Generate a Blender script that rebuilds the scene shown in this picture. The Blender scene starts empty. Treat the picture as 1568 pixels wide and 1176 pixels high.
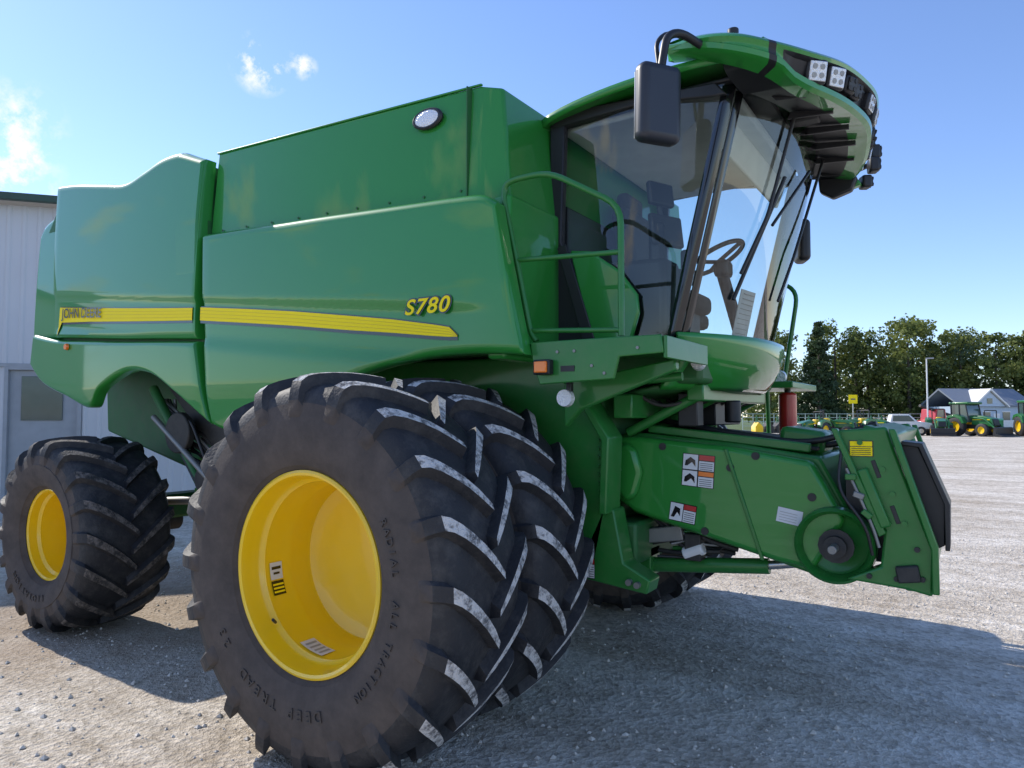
import bpy, bmesh, math, random
from mathutils import Vector, Matrix
random.seed(7)
S=bpy.context.scene
S.view_settings.view_transform='Standard'; S.view_settings.look='None'; S.view_settings.exposure=0
rad=math.radians
# ------------------------------------------------------------ materials
def newmat(name):
    m=bpy.data.materials.new(name); m.use_nodes=True
    return m,m.node_tree,m.node_tree.nodes['Principled BSDF']
def pm(name,col,rough=.5,metal=0,coat=0,var=.15,scale=6,bump=0,bscale=40,dust=0,dustcol=(.35,.32,.28),spec=.5,coatr=.05,d0=.4,d1=.7,transl=0):
    m,nt,b=newmat(name); N=nt.nodes; Lk=nt.links
    tc=N.new('ShaderNodeTexCoord')
    nz=N.new('ShaderNodeTexNoise'); nz.inputs['Scale'].default_value=scale; nz.inputs['Detail'].default_value=2
    Lk.new(tc.outputs['Object'],nz.inputs['Vector'])
    mx=N.new('ShaderNodeMix'); mx.data_type='RGBA'
    mx.inputs['A'].default_value=(*[c*(1-var) for c in col],1); mx.inputs['B'].default_value=(*[min(1,c*(1+var)) for c in col],1)
    Lk.new(nz.outputs['Fac'],mx.inputs['Factor'])
    out=mx.outputs['Result']
    if dust>0:
        n2=N.new('ShaderNodeTexNoise'); n2.inputs['Scale'].default_value=scale*2.3; n2.inputs['Detail'].default_value=5; n2.inputs['Roughness'].default_value=.7
        Lk.new(tc.outputs['Object'],n2.inputs['Vector'])
        r=N.new('ShaderNodeMapRange'); r.inputs[1].default_value=d0; r.inputs[2].default_value=d1; r.inputs[3].default_value=0; r.inputs[4].default_value=dust
        Lk.new(n2.outputs['Fac'],r.inputs[0])
        m2=N.new('ShaderNodeMix'); m2.data_type='RGBA'; Lk.new(r.outputs[0],m2.inputs['Factor']); Lk.new(out,m2.inputs['A']); m2.inputs['B'].default_value=(*dustcol,1)
        out=m2.outputs['Result']
    Lk.new(out,b.inputs['Base Color'])
    b.inputs['Roughness'].default_value=rough; b.inputs['Metallic'].default_value=metal
    b.inputs['Specular IOR Level'].default_value=spec
    b.inputs['Coat Weight'].default_value=coat; b.inputs['Coat Roughness'].default_value=coatr
    if bump>0:
        n3=N.new('ShaderNodeTexNoise'); n3.inputs['Scale'].default_value=bscale; n3.inputs['Detail'].default_value=3
        Lk.new(tc.outputs['Object'],n3.inputs['Vector'])
        bp=N.new('ShaderNodeBump'); bp.inputs['Strength'].default_value=bump; bp.inputs['Distance'].default_value=.02
        Lk.new(n3.outputs['Fac'],bp.inputs['Height']); Lk.new(bp.outputs[0],b.inputs['Normal'])
    if transl>0:
        t=N.new('ShaderNodeBsdfTranslucent'); Lk.new(out,t.inputs['Color']); ms=N.new('ShaderNodeMixShader'); ms.inputs[0].default_value=transl
        Lk.new(b.outputs[0],ms.inputs[1]); Lk.new(t.outputs[0],ms.inputs[2]); Lk.new(ms.outputs[0],N['Material Output'].inputs[0])
    return m
GREEN=pm('green_paint',(.024,.235,.034),.42,0,1,.05,1.5,spec=.25,coatr=.03)
GREEN.node_tree.nodes['Principled BSDF'].inputs['Coat IOR'].default_value=1.45
GREEN2=pm('green_frame_paint',(.020,.175,.030),.4,0,.4,.12,5,dust=.15,dustcol=(.15,.19,.1),coatr=.12,spec=.3)
DKGREEN=pm('green_chassis_paint',(.015,.12,.026),.55,0,0,.2,5,dust=.25,dustcol=(.09,.085,.06))
BLACK=pm('black_plastic',(.016,.016,.018),.45,0,0,.2,8)
MIRB=pm('mirror_shell_plastic',(.022,.025,.034),.4,0,0,.1,8)
DARK=pm('dark_steel',(.035,.035,.035),.6,.3,0,.3,8,dust=.3,dustcol=(.10,.09,.075))
GLOSSB=pm('gloss_black',(.006,.006,.007),.15,0,.6,.1,4)
RUB=pm('tyre_rubber_sidewall',(.060,.050,.045),.8,0,0,.15,3,bump=.12,bscale=60,dust=.6,dustcol=(.14,.112,.095),spec=.3,d0=.3,d1=.75)
RUB2=pm('tyre_rubber_tread',(.022,.022,.025),.65,0,0,.25,4,bump=.2,bscale=60,dust=.45,dustcol=(.12,.11,.10),spec=.45,d0=.48,d1=.75)
LUGTOP=pm('tyre_lug_worn_dusty',(.13,.128,.13),.85,0,0,.3,9,bump=.6,bscale=90,dust=1,dustcol=(.60,.58,.56),spec=.2,d0=.38,d1=.54)
LUGTOP2=pm('rear_tyre_lug_dusty',(.045,.043,.042),.8,0,0,.3,9,bump=.6,bscale=90,dust=.8,dustcol=(.22,.19,.17),spec=.3,d0=.42,d1=.62)
YEL=pm('yellow_rim_paint',(.90,.58,.006),.35,0,.6,.04,3,dust=.10,dustcol=(.60,.45,.14))
YDEC=pm('yellow_decal',(1,.78,.008),.5,0,0,.0,3,spec=.2)
YLINE=pm('stripe_line',(.6,.45,.01),.4)
WHITE=pm('white_paint',(.75,.75,.74),.4)
STEEL=pm('bare_steel',(.5,.5,.5),.3,.9)
ZINC=pm('dull_zinc_bolt',(.25,.25,.24),.5,.6)
RED=pm('red_paint',(.5,.02,.02),.35,0,.5)
ORANGE=pm('orange_lens',(.9,.2,.01),.2,0,.5)
LENS=pm('clear_lamp_lens',(.75,.76,.78),.15,.3,.6,.1,60,bump=.5,bscale=90)
FABRIC=pm('seat_fabric',(.045,.045,.047),.9)
LINER=pm('cab_headliner',(.62,.62,.60),.85)
WHITEST=pm('paper',(.7,.71,.72),.7)
def glassmat(name,tint,gl=.02,base=.06):
    m=bpy.data.materials.new(name); m.use_nodes=True; nt=m.node_tree; N=nt.nodes; N.clear()
    o=N.new('ShaderNodeOutputMaterial'); t=N.new('ShaderNodeBsdfTransparent'); t.inputs[0].default_value=(*tint,1)
    g=N.new('ShaderNodeBsdfGlossy'); g.inputs['Roughness'].default_value=gl
    f=N.new('ShaderNodeFresnel'); f.inputs[0].default_value=1.5
    ma=N.new('ShaderNodeMath'); ma.operation='MULTIPLY_ADD'; ma.inputs[1].default_value=1.2; ma.inputs[2].default_value=base; ma.use_clamp=True
    nt.links.new(f.outputs[0],ma.inputs[0])
    x=N.new('ShaderNodeMixShader'); nt.links.new(ma.outputs[0],x.inputs[0]); nt.links.new(t.outputs[0],x.inputs[1]); nt.links.new(g.outputs[0],x.inputs[2]); nt.links.new(x.outputs[0],o.inputs[0])
    return m
GLASS=glassmat('cab_glass',(.86,.93,.91),.01,.03)
WIN=pm('window_glass_dark',(.05,.09,.09),.08,0,.5)
# ------------------------------------------------------------ mesh helpers
def empty(name,loc=(0,0,0),rz=0):
    e=bpy.data.objects.new(name,None); S.collection.objects.link(e); e.location=loc; e.rotation_euler=(0,0,rz); e.empty_display_size=.2
    return e
def link(me,name,mat,par,smooth=False,loc=None,rot=None):
    ob=bpy.data.objects.new(name,me); S.collection.objects.link(ob)
    if mat is not None:
        for mm in (mat if isinstance(mat,(list,tuple)) else [mat]): me.materials.append(mm)
    if par: ob.parent=par
    if smooth:
        for p in me.polygons: p.use_smooth=True
    if loc: ob.location=loc
    if rot: ob.rotation_euler=rot
    return ob
def mk(name,vs,fs,mat,par,smooth=False,mi=None,sharp=None,**k):
    me=bpy.data.meshes.new(name); me.from_pydata([tuple(v) for v in vs],[],fs); me.update()
    bm=bmesh.new(); bm.from_mesh(me); bmesh.ops.recalc_face_normals(bm,faces=bm.faces); bm.to_mesh(me); bm.free()
    if mi:
        for p,i in zip(me.polygons,mi): p.material_index=i
    ob=link(me,name,mat,par,smooth,**k)
    if sharp is not None:
        me.set_sharp_from_angle(angle=rad(sharp))
    return ob
def bev(ob,w=.01,seg=2):
    m=ob.modifiers.new('b','BEVEL'); m.width=w; m.segments=seg; m.limit_method='ANGLE'; m.angle_limit=rad(35); m.harden_normals=False
    for p in ob.data.polygons: p.use_smooth=True
    ob.data.set_sharp_from_angle(angle=rad(50))
    return ob
def box(name,c,s,mat,par,rot=None,bw=.008,seg=2):
    x,y,z=[a/2 for a in s]
    vs=[(i,j,k) for i in(-x,x) for j in(-y,y) for k in(-z,z)]
    fs=[(0,1,3,2),(4,6,7,5),(0,4,5,1),(2,3,7,6),(0,2,6,4),(1,5,7,3)]
    ob=mk(name,vs,fs,mat,par,loc=c,rot=rot)
    if bw: bev(ob,min(bw,min(s)*.4),seg)
    return ob
def prism(name,pts,a,b,mat,par,axis='Y',bw=.01,seg=2):
    n=len(pts); vs=[]
    for d in(a,b):
        for p,q in pts:
            vs.append((p,d,q) if axis=='Y' else ((d,p,q) if axis=='X' else (p,q,d)))
    fs=[tuple(range(n)),tuple(range(2*n-1,n-1,-1))]+[(i,(i+1)%n,n+(i+1)%n,n+i) for i in range(n)]
    ob=mk(name,vs,fs,mat,par)
    if bw: bev(ob,bw,seg)
    return ob
def cyl(name,p0,p1,r,mat,par,seg=24,r2=None,bw=0):
    p0=Vector(p0);p1=Vector(p1); d=(p1-p0); q=d.to_track_quat('Z','Y'); r2=r if r2 is None else r2
    vs=[];
    for k,(P,rr) in enumerate(((p0,r),(p1,r2))):
        for i in range(seg):
            a=2*math.pi*i/seg; vs.append(P+q@Vector((rr*math.cos(a),rr*math.sin(a),0)))
    fs=[tuple(range(seg)),tuple(range(2*seg-1,seg-1,-1))]+[(i,(i+1)%seg,seg+(i+1)%seg,seg+i) for i in range(seg)]
    ob=mk(name,vs,fs,mat,par,smooth=True,sharp=40)
    if bw: bev(ob,bw)
    return ob
def tube(name,pts,r,mat,par,rc=.05,cyclic=False):
    c=bpy.data.curves.new(name,'CURVE'); c.dimensions='3D'; c.bevel_depth=r; c.bevel_resolution=3; c.use_fill_caps=True
    P=[Vector(p) for p in pts]; out=[]
    n=len(P)
    for i,p in enumerate(P):
        if (i==0 or i==n-1) and not cyclic: out.append(p); continue
        a=P[i-1]-p; b=P[(i+1)%n]-p; ra=min(rc,a.length*.45); rb=min(rc,b.length*.45)
        A=p+a.normalized()*ra; B=p+b.normalized()*rb
        for t in (0,.25,.5,.75,1): out.append(A*(1-t)**2+p*2*t*(1-t)+B*t*t)
    s=c.splines.new('POLY'); s.points.add(len(out)-1)
    for q,p in zip(s.points,out): q.co=(*p,1)
    s.use_cyclic_u=cyclic
    ob=bpy.data.objects.new(name,c); S.collection.objects.link(ob); c.materials.append(mat); ob.parent=par
    return ob
def lathe(name,prof,mat,par,seg=64,axis='Y',loc=None,sharp=35,mi=None,rot=None):
    vs=[];fs=[];m=[]
    for y,r in prof:
        for i in range(seg):
            a=2*math.pi*i/seg
            vs.append((r*math.cos(a),y,r*math.sin(a)) if axis=='Y' else (r*math.cos(a),r*math.sin(a),y))
    for k in range(len(prof)-1):
        for i in range(seg):
            j=(i+1)%seg; fs.append((k*seg+i,k*seg+j,(k+1)*seg+j,(k+1)*seg+i)); m.append(mi[k] if mi else 0)
    return mk(name,vs,fs,mat,par,smooth=True,sharp=sharp,mi=m,loc=loc,rot=rot)
def text(name,body,size,mat,par,loc,rot,shear=0,ext=.001,off=0,spacing=1,align='LEFT',sx=1):
    c=bpy.data.curves.new(name,'FONT'); c.body=body; c.size=size; c.extrude=ext; c.offset=off; c.shear=shear; c.space_character=spacing; c.align_x=align
    c.materials.append(mat); ob=bpy.data.objects.new(name,c); S.collection.objects.link(ob); ob.parent=par; ob.location=loc; ob.rotation_euler=rot; ob.scale=(sx,1,1)
    return ob
# ------------------------------------------------------------ combine
H=empty('combine_harvester')
def tyre_mesh(R,w,rr,nl,lh,ang,lw,top):
    wh=w/2; Rc=R-lh
    half=[(0,Rc),(.4,Rc-.003),(.7,Rc-.012),(.86,Rc-.03),(.95,Rc-.06),(1.0,Rc-.11),(1.04,Rc-.18),(1.06,(Rc+rr)/2+.02),(1.04,rr+.14),(.98,rr+.08),(.93,rr+.05),(.90,rr+.045),(.86,rr+.03),(.82,rr+.02)]
    prof=[(-f*wh,r) for f,r in reversed(half)]+[(f*wh,r) for f,r in half[1:]]
    vs=[];fs=[];mi=[];seg=96
    for y,r in prof:
        for i in range(seg):
            a=2*math.pi*i/seg; vs.append((r*math.cos(a),y,r*math.sin(a)))
    for k in range(len(prof)-1):
        tread=prof[k][1]>Rc-.115 and prof[k+1][1]>Rc-.115
        for i in range(seg):
            j=(i+1)%seg; fs.append((k*seg+i,k*seg+j,(k+1)*seg+j,(k+1)*seg+i)); mi.append(2 if tread else 0)
    T=[(-.06,R,-.06,Rc-.01),(.15,R,.15,Rc-.01),(.35,R-.002,.35,Rc-.012),(.55,R-.008,.55,Rc-.015),(.74,R-.016,.74,Rc-.03),(.90,R-.030,.86,Rc-.05),(.985,R-.055,.92,Rc-.07),
       (1.035,R-.10,.96,Rc-.09),(1.065,R-.15,1.0,Rc-.13),(1.065,R-.20,1.02,Rc-.17),(1.045,R-.235,1.02,Rc-.19)]
    for side in(1,-1):
        for n in range(nl):
            a0=2*math.pi*(n+(0.5 if side<0 else 0))/nl
            b=len(vs)
            jit=random.uniform(-.004,.004)
            for (f,rt,fb,rb) in T:
                g=min(f,1.0); off=ang*(1.22*g-.22*g*g)+jit
                wt=lw*(.8+.35*max(0,g)); wb=wt+.035
                if f<0: wt*=.7
                for (ff,r,wd) in ((fb,rb,-wb/2),(f,rt,-wt/2),(f,rt,wt/2),(fb,rb,wb/2)):
                    a=a0+off+wd/r
                    vs.append((r*math.cos(a),side*ff*wh,r*math.sin(a)))
            nT=len(T)
            for k in range(nT-1):
                o=b+4*k
                for j in range(3):
                    fs.append((o+j,o+j+1,o+j+5,o+j+4)); mi.append(1 if (j==1 and k<6) else (2 if k<8 else 0))
            fs.append((b,b+1,b+2,b+3)); mi.append(2); e=b+4*(nT-1); fs.append((e,e+1,e+2,e+3)); mi.append(0)
    me=bpy.data.meshes.new('tyre'); me.from_pydata(vs,[],fs); me.update()
    bm=bmesh.new(); bm.from_mesh(me); bmesh.ops.recalc_face_normals(bm,faces=bm.faces); bm.to_mesh(me); bm.free()
    for p,i in zip(me.polygons,mi): p.material_index=i; p.use_smooth=True
    me.set_sharp_from_angle(angle=rad(32))
    me.materials.append(RUB); me.materials.append(top); me.materials.append(RUB2)
    return me
FZ=.985; FX=-.02
TF=tyre_mesh(1.01,.60,.485,20,.055,.27,.058,LUGTOP)
RZ=.79; RX=-3.60; RY=1.64
TR=tyre_mesh(.80,.72,.350,18,.045,.34,.06,LUGTOP2)
def wheel(nm,me,loc,flip,rimprof,spin=0):
    t=bpy.data.objects.new(nm+'_tyre',me); S.collection.objects.link(t); t.parent=H; t.location=loc; t.rotation_euler=(0,spin,0)
    lathe(nm+'_rim',[(y*flip,r) for y,r in rimprof],YEL,H,96,loc=loc,sharp=30)
RF=[(-.225,.490),(-.245,.512),(-.262,.510),(-.268,.498),(-.262,.484),(-.225,.474),(-.17,.470),(-.155,.462),(-.14,.446),(-.02,.440),(.0,.432),(.03,.428),(.13,.428),(.15,.42),(.165,.39),(.185,.30),(.20,.12),(.20,.0)]
RFI=[(-.225,.490),(-.245,.512),(-.262,.510),(-.268,.498),(-.262,.484),(-.225,.474),(-.17,.470),(-.155,.462),(-.14,.446),(.0,.44),(.25,.48)]
RR=[(-.25,.357),(-.275,.378),(-.29,.375),(-.292,.362),(-.28,.352),(-.22,.347),(-.20,.327),(-.05,.318),(.0,.310),(.02,.27),(.03,.1),(.03,0)]
for sgn in(-1,1):
    fl=1 if sgn<0 else -1
    sn='right' if sgn<0 else 'left'
    wheel('front_outer_'+sn,TF,(FX,sgn*2.13,FZ),fl,RF,.08)
    wheel('front_inner_'+sn,TF,(FX,sgn*1.42,FZ),fl,RFI,.22)
    wheel('rear_'+sn,TR,(RX,sgn*RY,RZ),fl,RR,.1)
    cyl('final_drive_'+sn,(0,sgn*.6,FZ),(0,sgn*1.88,FZ),.17,DARK,H)
    cyl('final_drive_flange_'+sn,(0,sgn*1.2,FZ),(0,sgn*1.3,FZ),.36,DARK,H)
    cyl('rear_hub_'+sn,(RX,sgn*(RY-.5),RZ),(RX,sgn*(RY+.02),RZ),.12,YEL,H,bw=.01)
    cyl('rear_spindle_'+sn,(RX,sgn*.8,RZ),(RX,sgn*1.3,RZ),.10,DARK,H)
    for i in range(8):
        a=i*math.pi/4; cyl('lug_nut',(RX+.18*math.cos(a),sgn*(RY-.03),RZ+.18*math.sin(a)),(RX+.18*math.cos(a),sgn*(RY+.0),RZ+.18*math.sin(a)),.014,ZINC,H,8)
box('front_axle',(0,0,1.0),(.35,2.0,.4),DARK,H,bw=.03)
box('rear_axle',(RX,0,.92),(.25,2.0,.22),DKGREEN,H,bw=.03)
def barrel_patch(nm,a0,a1,y0,y1,r,mat):
    vs=[];fs=[];n=8
    for i in range(n+1):
        a=rad(a0+(a1-a0)*i/n)
        for y in(y0,y1): vs.append((FX+r*math.cos(a),y,FZ+r*math.sin(a)))
    for i in range(n): fs.append((2*i,2*i+1,2*i+3,2*i+2))
    mk(nm,vs,fs,mat,H,smooth=True)
barrel_patch('rim_decal_white',183,195,-2.245,-2.165,.4385,WHITEST)
barrel_patch('rim_decal_mark',186,188,-2.235,-2.175,.4365,GLOSSB); barrel_patch('rim_decal_mark',190,191.5,-2.225,-2.185,.4365,GLOSSB)
barrel_patch('rim_decal_black',196,206,-2.245,-2.165,.4385,GLOSSB)
for k in range(3): barrel_patch('rim_decal_line',198+2.6*k,199.3+2.6*k,-2.240,-2.17,.4365,YDEC)
GP=pm('grey_print',(.35,.35,.33),.7)
barrel_patch('rim_label',246,268,-2.255,-2.16,.4385,WHITEST)
for k in range(4): barrel_patch('rim_label_line',249+4.5*k,251+4.5*k,-2.24,-2.17,.4365,GP)
cyl('valve_stem',(FX-.44*.72,-2.30,FZ-.44*.7),(FX-.40*.72,-2.34,FZ-.40*.7),.008,BLACK,H,8)
def ring_text(s,r,yface,cx,cz,a0,size,mat):
    for i,ch in enumerate(s):
        a=a0-i*size*.82/r
        if ch==' ': continue
        ca,sa=math.cos(a),math.sin(a)
        M=Matrix(((sa,ca,0),(0,0,-1),(-ca,sa,0)))
        c=bpy.data.curves.new('sidewall_letter','FONT'); c.body=ch; c.size=size; c.extrude=.004; c.align_x='CENTER'
        c.materials.append(mat); ob=bpy.data.objects.new('sidewall_letter',c); S.collection.objects.link(ob); ob.parent=H
        ob.matrix_local=Matrix.Translation((cx+r*ca,yface,cz+r*sa))@M.to_4x4()
RUBL=pm('sidewall_lettering',(.055,.046,.042),.65,dust=.3,dustcol=(.12,.10,.085),scale=4)
ring_text('RADIAL  ALL TRACTION',.635,-2.13-.317,FX,FZ,rad(28),.055,RUBL)
ring_text('DEEP TREAD  23',.635,-2.13-.317,FX,FZ,rad(-75),.075,RUBL)
ring_text('FLOTATION',.47,-RY-.378,RX,RZ,rad(-75),.075,RUBL)
# ---- body sides
def sst(t): t=max(0,min(1,t)); return t*t*(3-2*t)
def yside(z,x=0):
    if z<2.0: y=1.65-.25*(2.0-z)**1.5
    elif z<2.5: y=1.65
    else: y=1.65-.03*(z-2.5)-.03*(z-2.5)**2
    zc=2.326-.104*x+.06   # styling crease above the stripe
    k=sst((z-zc)/.05)+sst((zc-.24-z)/.10)
    return y-.014*(1-k)*sst((.62-x)/.35)
def loft(name,top,bot,mat,par,sg,nt=46,sub=6,edge=.035,depth=.03,yf=yside):
    n=len(top); S_=[]
    for i in range(n-1):
        for k in range(sub): S_.append(i+k/sub)
    S_.append(n-1)
    def cr(P,s):
        i=min(int(s),n-2); t=s-i
        p0=P[max(i-1,0)];p1=P[i];p2=P[i+1];p3=P[min(i+2,n-1)]
        return tuple(.5*((2*b)+(-a+c)*t+(2*a-5*b+4*c-d)*t*t+(-a+3*b-3*c+d)*t**3) for a,b,c,d in zip(p0,p1,p2,p3))
    S2=[0,.02,.06]+[s for s in S_ if .06<s<n-1.06]+[n-1.06,n-1.02,n-1]
    Tt=[0,.008,.02,.04]+[.04+.92*i/nt for i in range(1,nt)]+[.96,.98,.992,1]
    vs=[];fs=[]
    for s in S2:
        a=cr(top,s); b=cr(bot,s); h=math.hypot(a[0]-b[0],a[1]-b[1])
        ds=min(s,n-1-s)*.4
        for t in Tt:
            x=b[0]+(a[0]-b[0])*t; z=b[1]+(a[1]-b[1])*t
            d=min(ds,t*h,(1-t)*h)
            e=max(0,1-d/edge); y=yf(z,x)-depth*e*e
            vs.append((x,sg*y,z))
    m=len(Tt)
    for i in range(len(S2)-1):
        for j in range(m-1): fs.append((i*m+j,i*m+j+1,(i+1)*m+j+1,(i+1)*m+j))
    k=len(vs)
    ring=[(i*m) for i in range(len(S2))]+[((len(S2)-1)*m+j) for j in range(1,m)]+[(i*m+m-1) for i in range(len(S2)-2,-1,-1)]+[j for j in range(m-2,0,-1)]
    for r in ring: vs.append((vs[r][0],vs[r][1]-sg*.07,vs[r][2]))
    q=len(ring)
    for i in range(q): fs.append((ring[i],ring[(i+1)%q],k+(i+1)%q,k+i))
    return mk(name,vs,fs,mat,par,smooth=True,sharp=40)
for sg,sn in((-1,'right'),(1,'left')):
    loft('front_side_panel_'+sn,
      [(-2.07,3.13),(-1.6,3.11),(-1.2,3.09),(-.8,3.075),(-.4,3.055),(0,3.035),(.3,3.02),(.50,3.0),(.60,2.94)],
      [(-1.92,1.69),(-1.70,1.64),(-1.35,1.66),(-1.0,1.78),(-.66,1.93),(-.30,2.04),(.1,2.10),(.45,2.11),(.79,2.09)],GREEN,H,sg)
    loft('rear_side_panel_'+sn,
      [(-4.45,3.93),(-4.1,3.89),(-3.6,3.80),(-3.25,3.745),(-2.97,3.80),(-2.72,3.86),(-2.47,3.86),(-2.30,3.80),(-2.12,3.73)],
      [(-4.22,2.47),(-3.9,2.45),(-3.6,2.43),(-3.3,2.41),(-3.0,2.39),(-2.7,2.375),(-2.45,2.36),(-2.28,2.35),(-2.10,2.34)],GREEN,H,sg)
    loft('rear_panel_column_'+sn,
      [(-2.46,3.855),(-2.36,3.82),(-2.24,3.775),(-2.13,3.735)],
      [(-2.36,2.80),(-2.29,2.79),(-2.20,2.79),(-2.12,2.79)],GREEN,H,sg,yf=lambda z,x:yside(z,x)+.018*sst((z-2.8)/.5),edge=.05,depth=.04)
    loft('lower_rear_panel_'+sn,
      [(-4.62,2.52),(-4.2,2.45),(-3.8,2.42),(-3.5,2.40),(-3.3,2.385),(-3.05,2.37),(-2.75,2.355),(-2.45,2.34),(-2.10,2.32)],
      [(-4.66,2.23),(-4.43,2.06),(-4.0,1.93),(-3.62,1.83),(-3.43,1.99),(-3.05,2.12),(-2.70,2.10),(-2.35,1.94),(-1.95,1.70)],GREEN,H,sg)
    loft('rear_corner_hood_'+sn,
      [(-4.76,3.50),(-4.68,3.60),(-4.5,3.66),(-4.3,3.68)],
      [(-4.70,2.35),(-4.62,2.46),(-4.45,2.47),(-4.05,2.47)],GREEN,H,sg,yf=lambda z,x:yside(z,9)-.05)
    prism('body_inner_'+sn,[(-4.6,2.15),(-4.6,3.5),(-4.35,3.8),(-3.2,3.7),(-2.5,3.8),(-2.15,3.7),(-2.1,3.1),(.5,2.95),(.62,2.15),(-1.0,2.15),(-1.9,1.8),(-2.3,2.15),(-3.9,2.2)],sg*1.0,sg*1.54,DKGREEN,H,bw=0)
    def strip(nm,up,lo,mat,o):
        vs=[];fs=[];n=40
        def ip(P,x):
            for a,b in zip(P,P[1:]):
                if a[0]<=x<=b[0]: return a[1]+(b[1]-a[1])*(x-a[0])/(b[0]-a[0])
            return P[-1][1]
        x0,x1=up[0][0],up[-1][0]
        for i in range(n+1):
            x=x0+(x1-x0)*i/n; zu,zl=ip(up,x),ip(lo,x)
            for q in(0,.33,.67,1): z=zl+(zu-zl)*q; vs.append((x,sg*(yside(z,x)+o),z))
        for i in range(n):
            for j in range(3): fs.append((4*i+j,4*i+j+1,4*i+j+5,4*i+j+4))
        return mk(nm,vs,fs,mat,H,smooth=True)
    UF=[(-2.03,2.568),(-1.5,2.513),(-.99,2.455),(-.5,2.39),(-.13,2.34),(.2,2.285),(.30,2.265),(.36,2.215)]
    LF=[(-2.03,2.470),(-1.5,2.415),(-.99,2.36),(-.5,2.30),(-.13,2.26),(.2,2.22),(.30,2.210),(.36,2.208)]
    strip('stripe_front_'+sn,UF,LF,YDEC,.008)
    strip('stripe_front_edging_'+sn,[(x,z+.008) for x,z in UF],[(x,z-.020) for x,z in LF],GLOSSB,.004)  # gloss black edging behind the yellow stripe, wider below
    UR=[(-4.14,2.738),(-3.6,2.69),(-3.0,2.64),(-2.5,2.60),(-2.13,2.572)]
    LR=[(-4.13,2.600),(-3.6,2.572),(-3.0,2.532),(-2.5,2.500),(-2.13,2.478)]
    strip('stripe_rear_'+sn,UR,LR,YDEC,.008)
    strip('stripe_rear_edging_'+sn,[(x,z+.008) for x,z in UR],[(x,z-.018) for x,z in LR],GLOSSB,.004)  # same black edging behind the rear stripe
    for k in(.25,.5,.75):
        for nm,A,B_ in(('stripe_line_rear_',UR[1:],LR[1:]),('stripe_line_front_',UF,LF)):
            A2=[(a[0],b[1]+(a[1]-b[1])*k+.002) for a,b in zip(A,B_)]; B2=[(a[0],b[1]+(a[1]-b[1])*k) for a,b in zip(A,B_)]
            strip(nm+sn,A2,B2,YLINE,.010)
rz=(rad(90),0,0)
text('model_badge_outline','S780',.125,GLOSSB,H,(-.02,-1.657,2.355),rz,.25,.001,.010,1.12,sx=1.22)
text('model_badge','S780',.125,YDEC,H,(-.02,-1.661,2.355),rz,.25,.001,.002,1.12,sx=1.22)
text('maker_lettering','JOHN DEERE',.122,GLOSSB,H,(-4.07,-1.652,2.637),(rad(90),rad(3.6),0),0,.001,.001,1.0,sx=.95)
def hexa(name,b,t,mat,par,bw=.02,seg=3):
    n=len(b); vs=list(b)+list(t)
    fs=[tuple(range(n)),tuple(range(2*n-1,n-1,-1))]+[(i,(i+1)%n,n+(i+1)%n,n+i) for i in range(n)]
    ob=mk(name,vs,fs,mat,par)
    if bw: bev(ob,bw,seg)
    return ob
hexa('grain_tank',[(-2.12,-1.53,2.9),(.40,-1.53,2.9),(.60,-1.45,2.9),(.62,1.45,2.9),(.40,1.53,2.9),(-2.12,1.53,2.9)],
     [(-2.08,-1.48,3.79),(.40,-1.48,3.70),(.52,-1.42,3.68),(.58,1.42,3.68),(.40,1.48,3.70),(-2.08,1.48,3.79)],GREEN,H,.018)
for i in range(9): cyl('tank_rivet',(-1.95+.28*i,-1.522,3.16-.01*i),(-1.95+.28*i,-1.527,3.16-.01*i),.008,DKGREEN,H,8)
prism('tank_seam',[(.335,2.95),(.341,2.95),(.341,3.69),(.335,3.69)],-1.533,-1.46,DKGREEN,H,bw=0)
box('tank_top_trim',(-.84,-1.478,3.745),(2.5,.02,.012),GREEN,H,rot=(0,rad(2.0),0),bw=.004)
for sg in(-1,1):
    ob=lathe('tank_work_light_bezel',[(0,.0),(0,.085),(.02,.09),(.03,.08),(.03,.07)],BLACK,H,32,loc=(.03,sg*1.50,3.57),rot=(0,0,0 if sg>0 else math.pi)); ob.scale=(1.3,1,.72)
    ob=lathe('tank_work_light_lens',[(.034,.0),(.034,.05),(.028,.07)],LENS,H,32,loc=(.03,sg*1.50,3.57),rot=(0,0,0 if sg>0 else math.pi)); ob.scale=(1.3,1,.72)
prism('engine_deck',[(-4.35,2.2),(-4.6,2.6),(-4.72,3.45),(-4.4,3.6),(-4.3,3.75),(-2.1,3.65),(-2.1,2.2)],-1.45,1.45,GREEN2,H,bw=.04)
prism('straw_hood',[(-4.6,1.6),(-4.68,2.5),(-2.3,2.5),(-2.3,1.5),(-3.3,1.3)],-.95,.95,DKGREEN,H,bw=.03)
prism('body_front_wall',[(-1.56,2.08),(1.56,2.08),(1.50,3.02),(-1.50,3.02)],.50,.62,GREEN,H,axis='X',bw=.02)
prism('separator_body',[(-3.2,1.2),(-3.2,2.2),(.6,2.2),(.9,1.9),(.9,.85),(.3,.75),(-1.2,.7),(-2.4,.9)],-.88,.88,DKGREEN,H,bw=.03)
for nm,a,b in(('right',-1.02,-.90),('left',.90,1.02)):
    prism('front_side_frame_'+nm,[(-.9,2.15),(.45,2.13),(.87,1.88),(1.00,1.66),(.98,1.22),(.90,.85),(.2,.85),(-.9,1.3)],a,b,GREEN2,H,bw=.02)
prism('frame_flange',[(.84,1.92),(1.03,1.64),(1.01,1.2),(.96,1.2),(.98,1.62),(.80,1.90)],-1.10,-.90,GREEN2,H,bw=.01)
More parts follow.
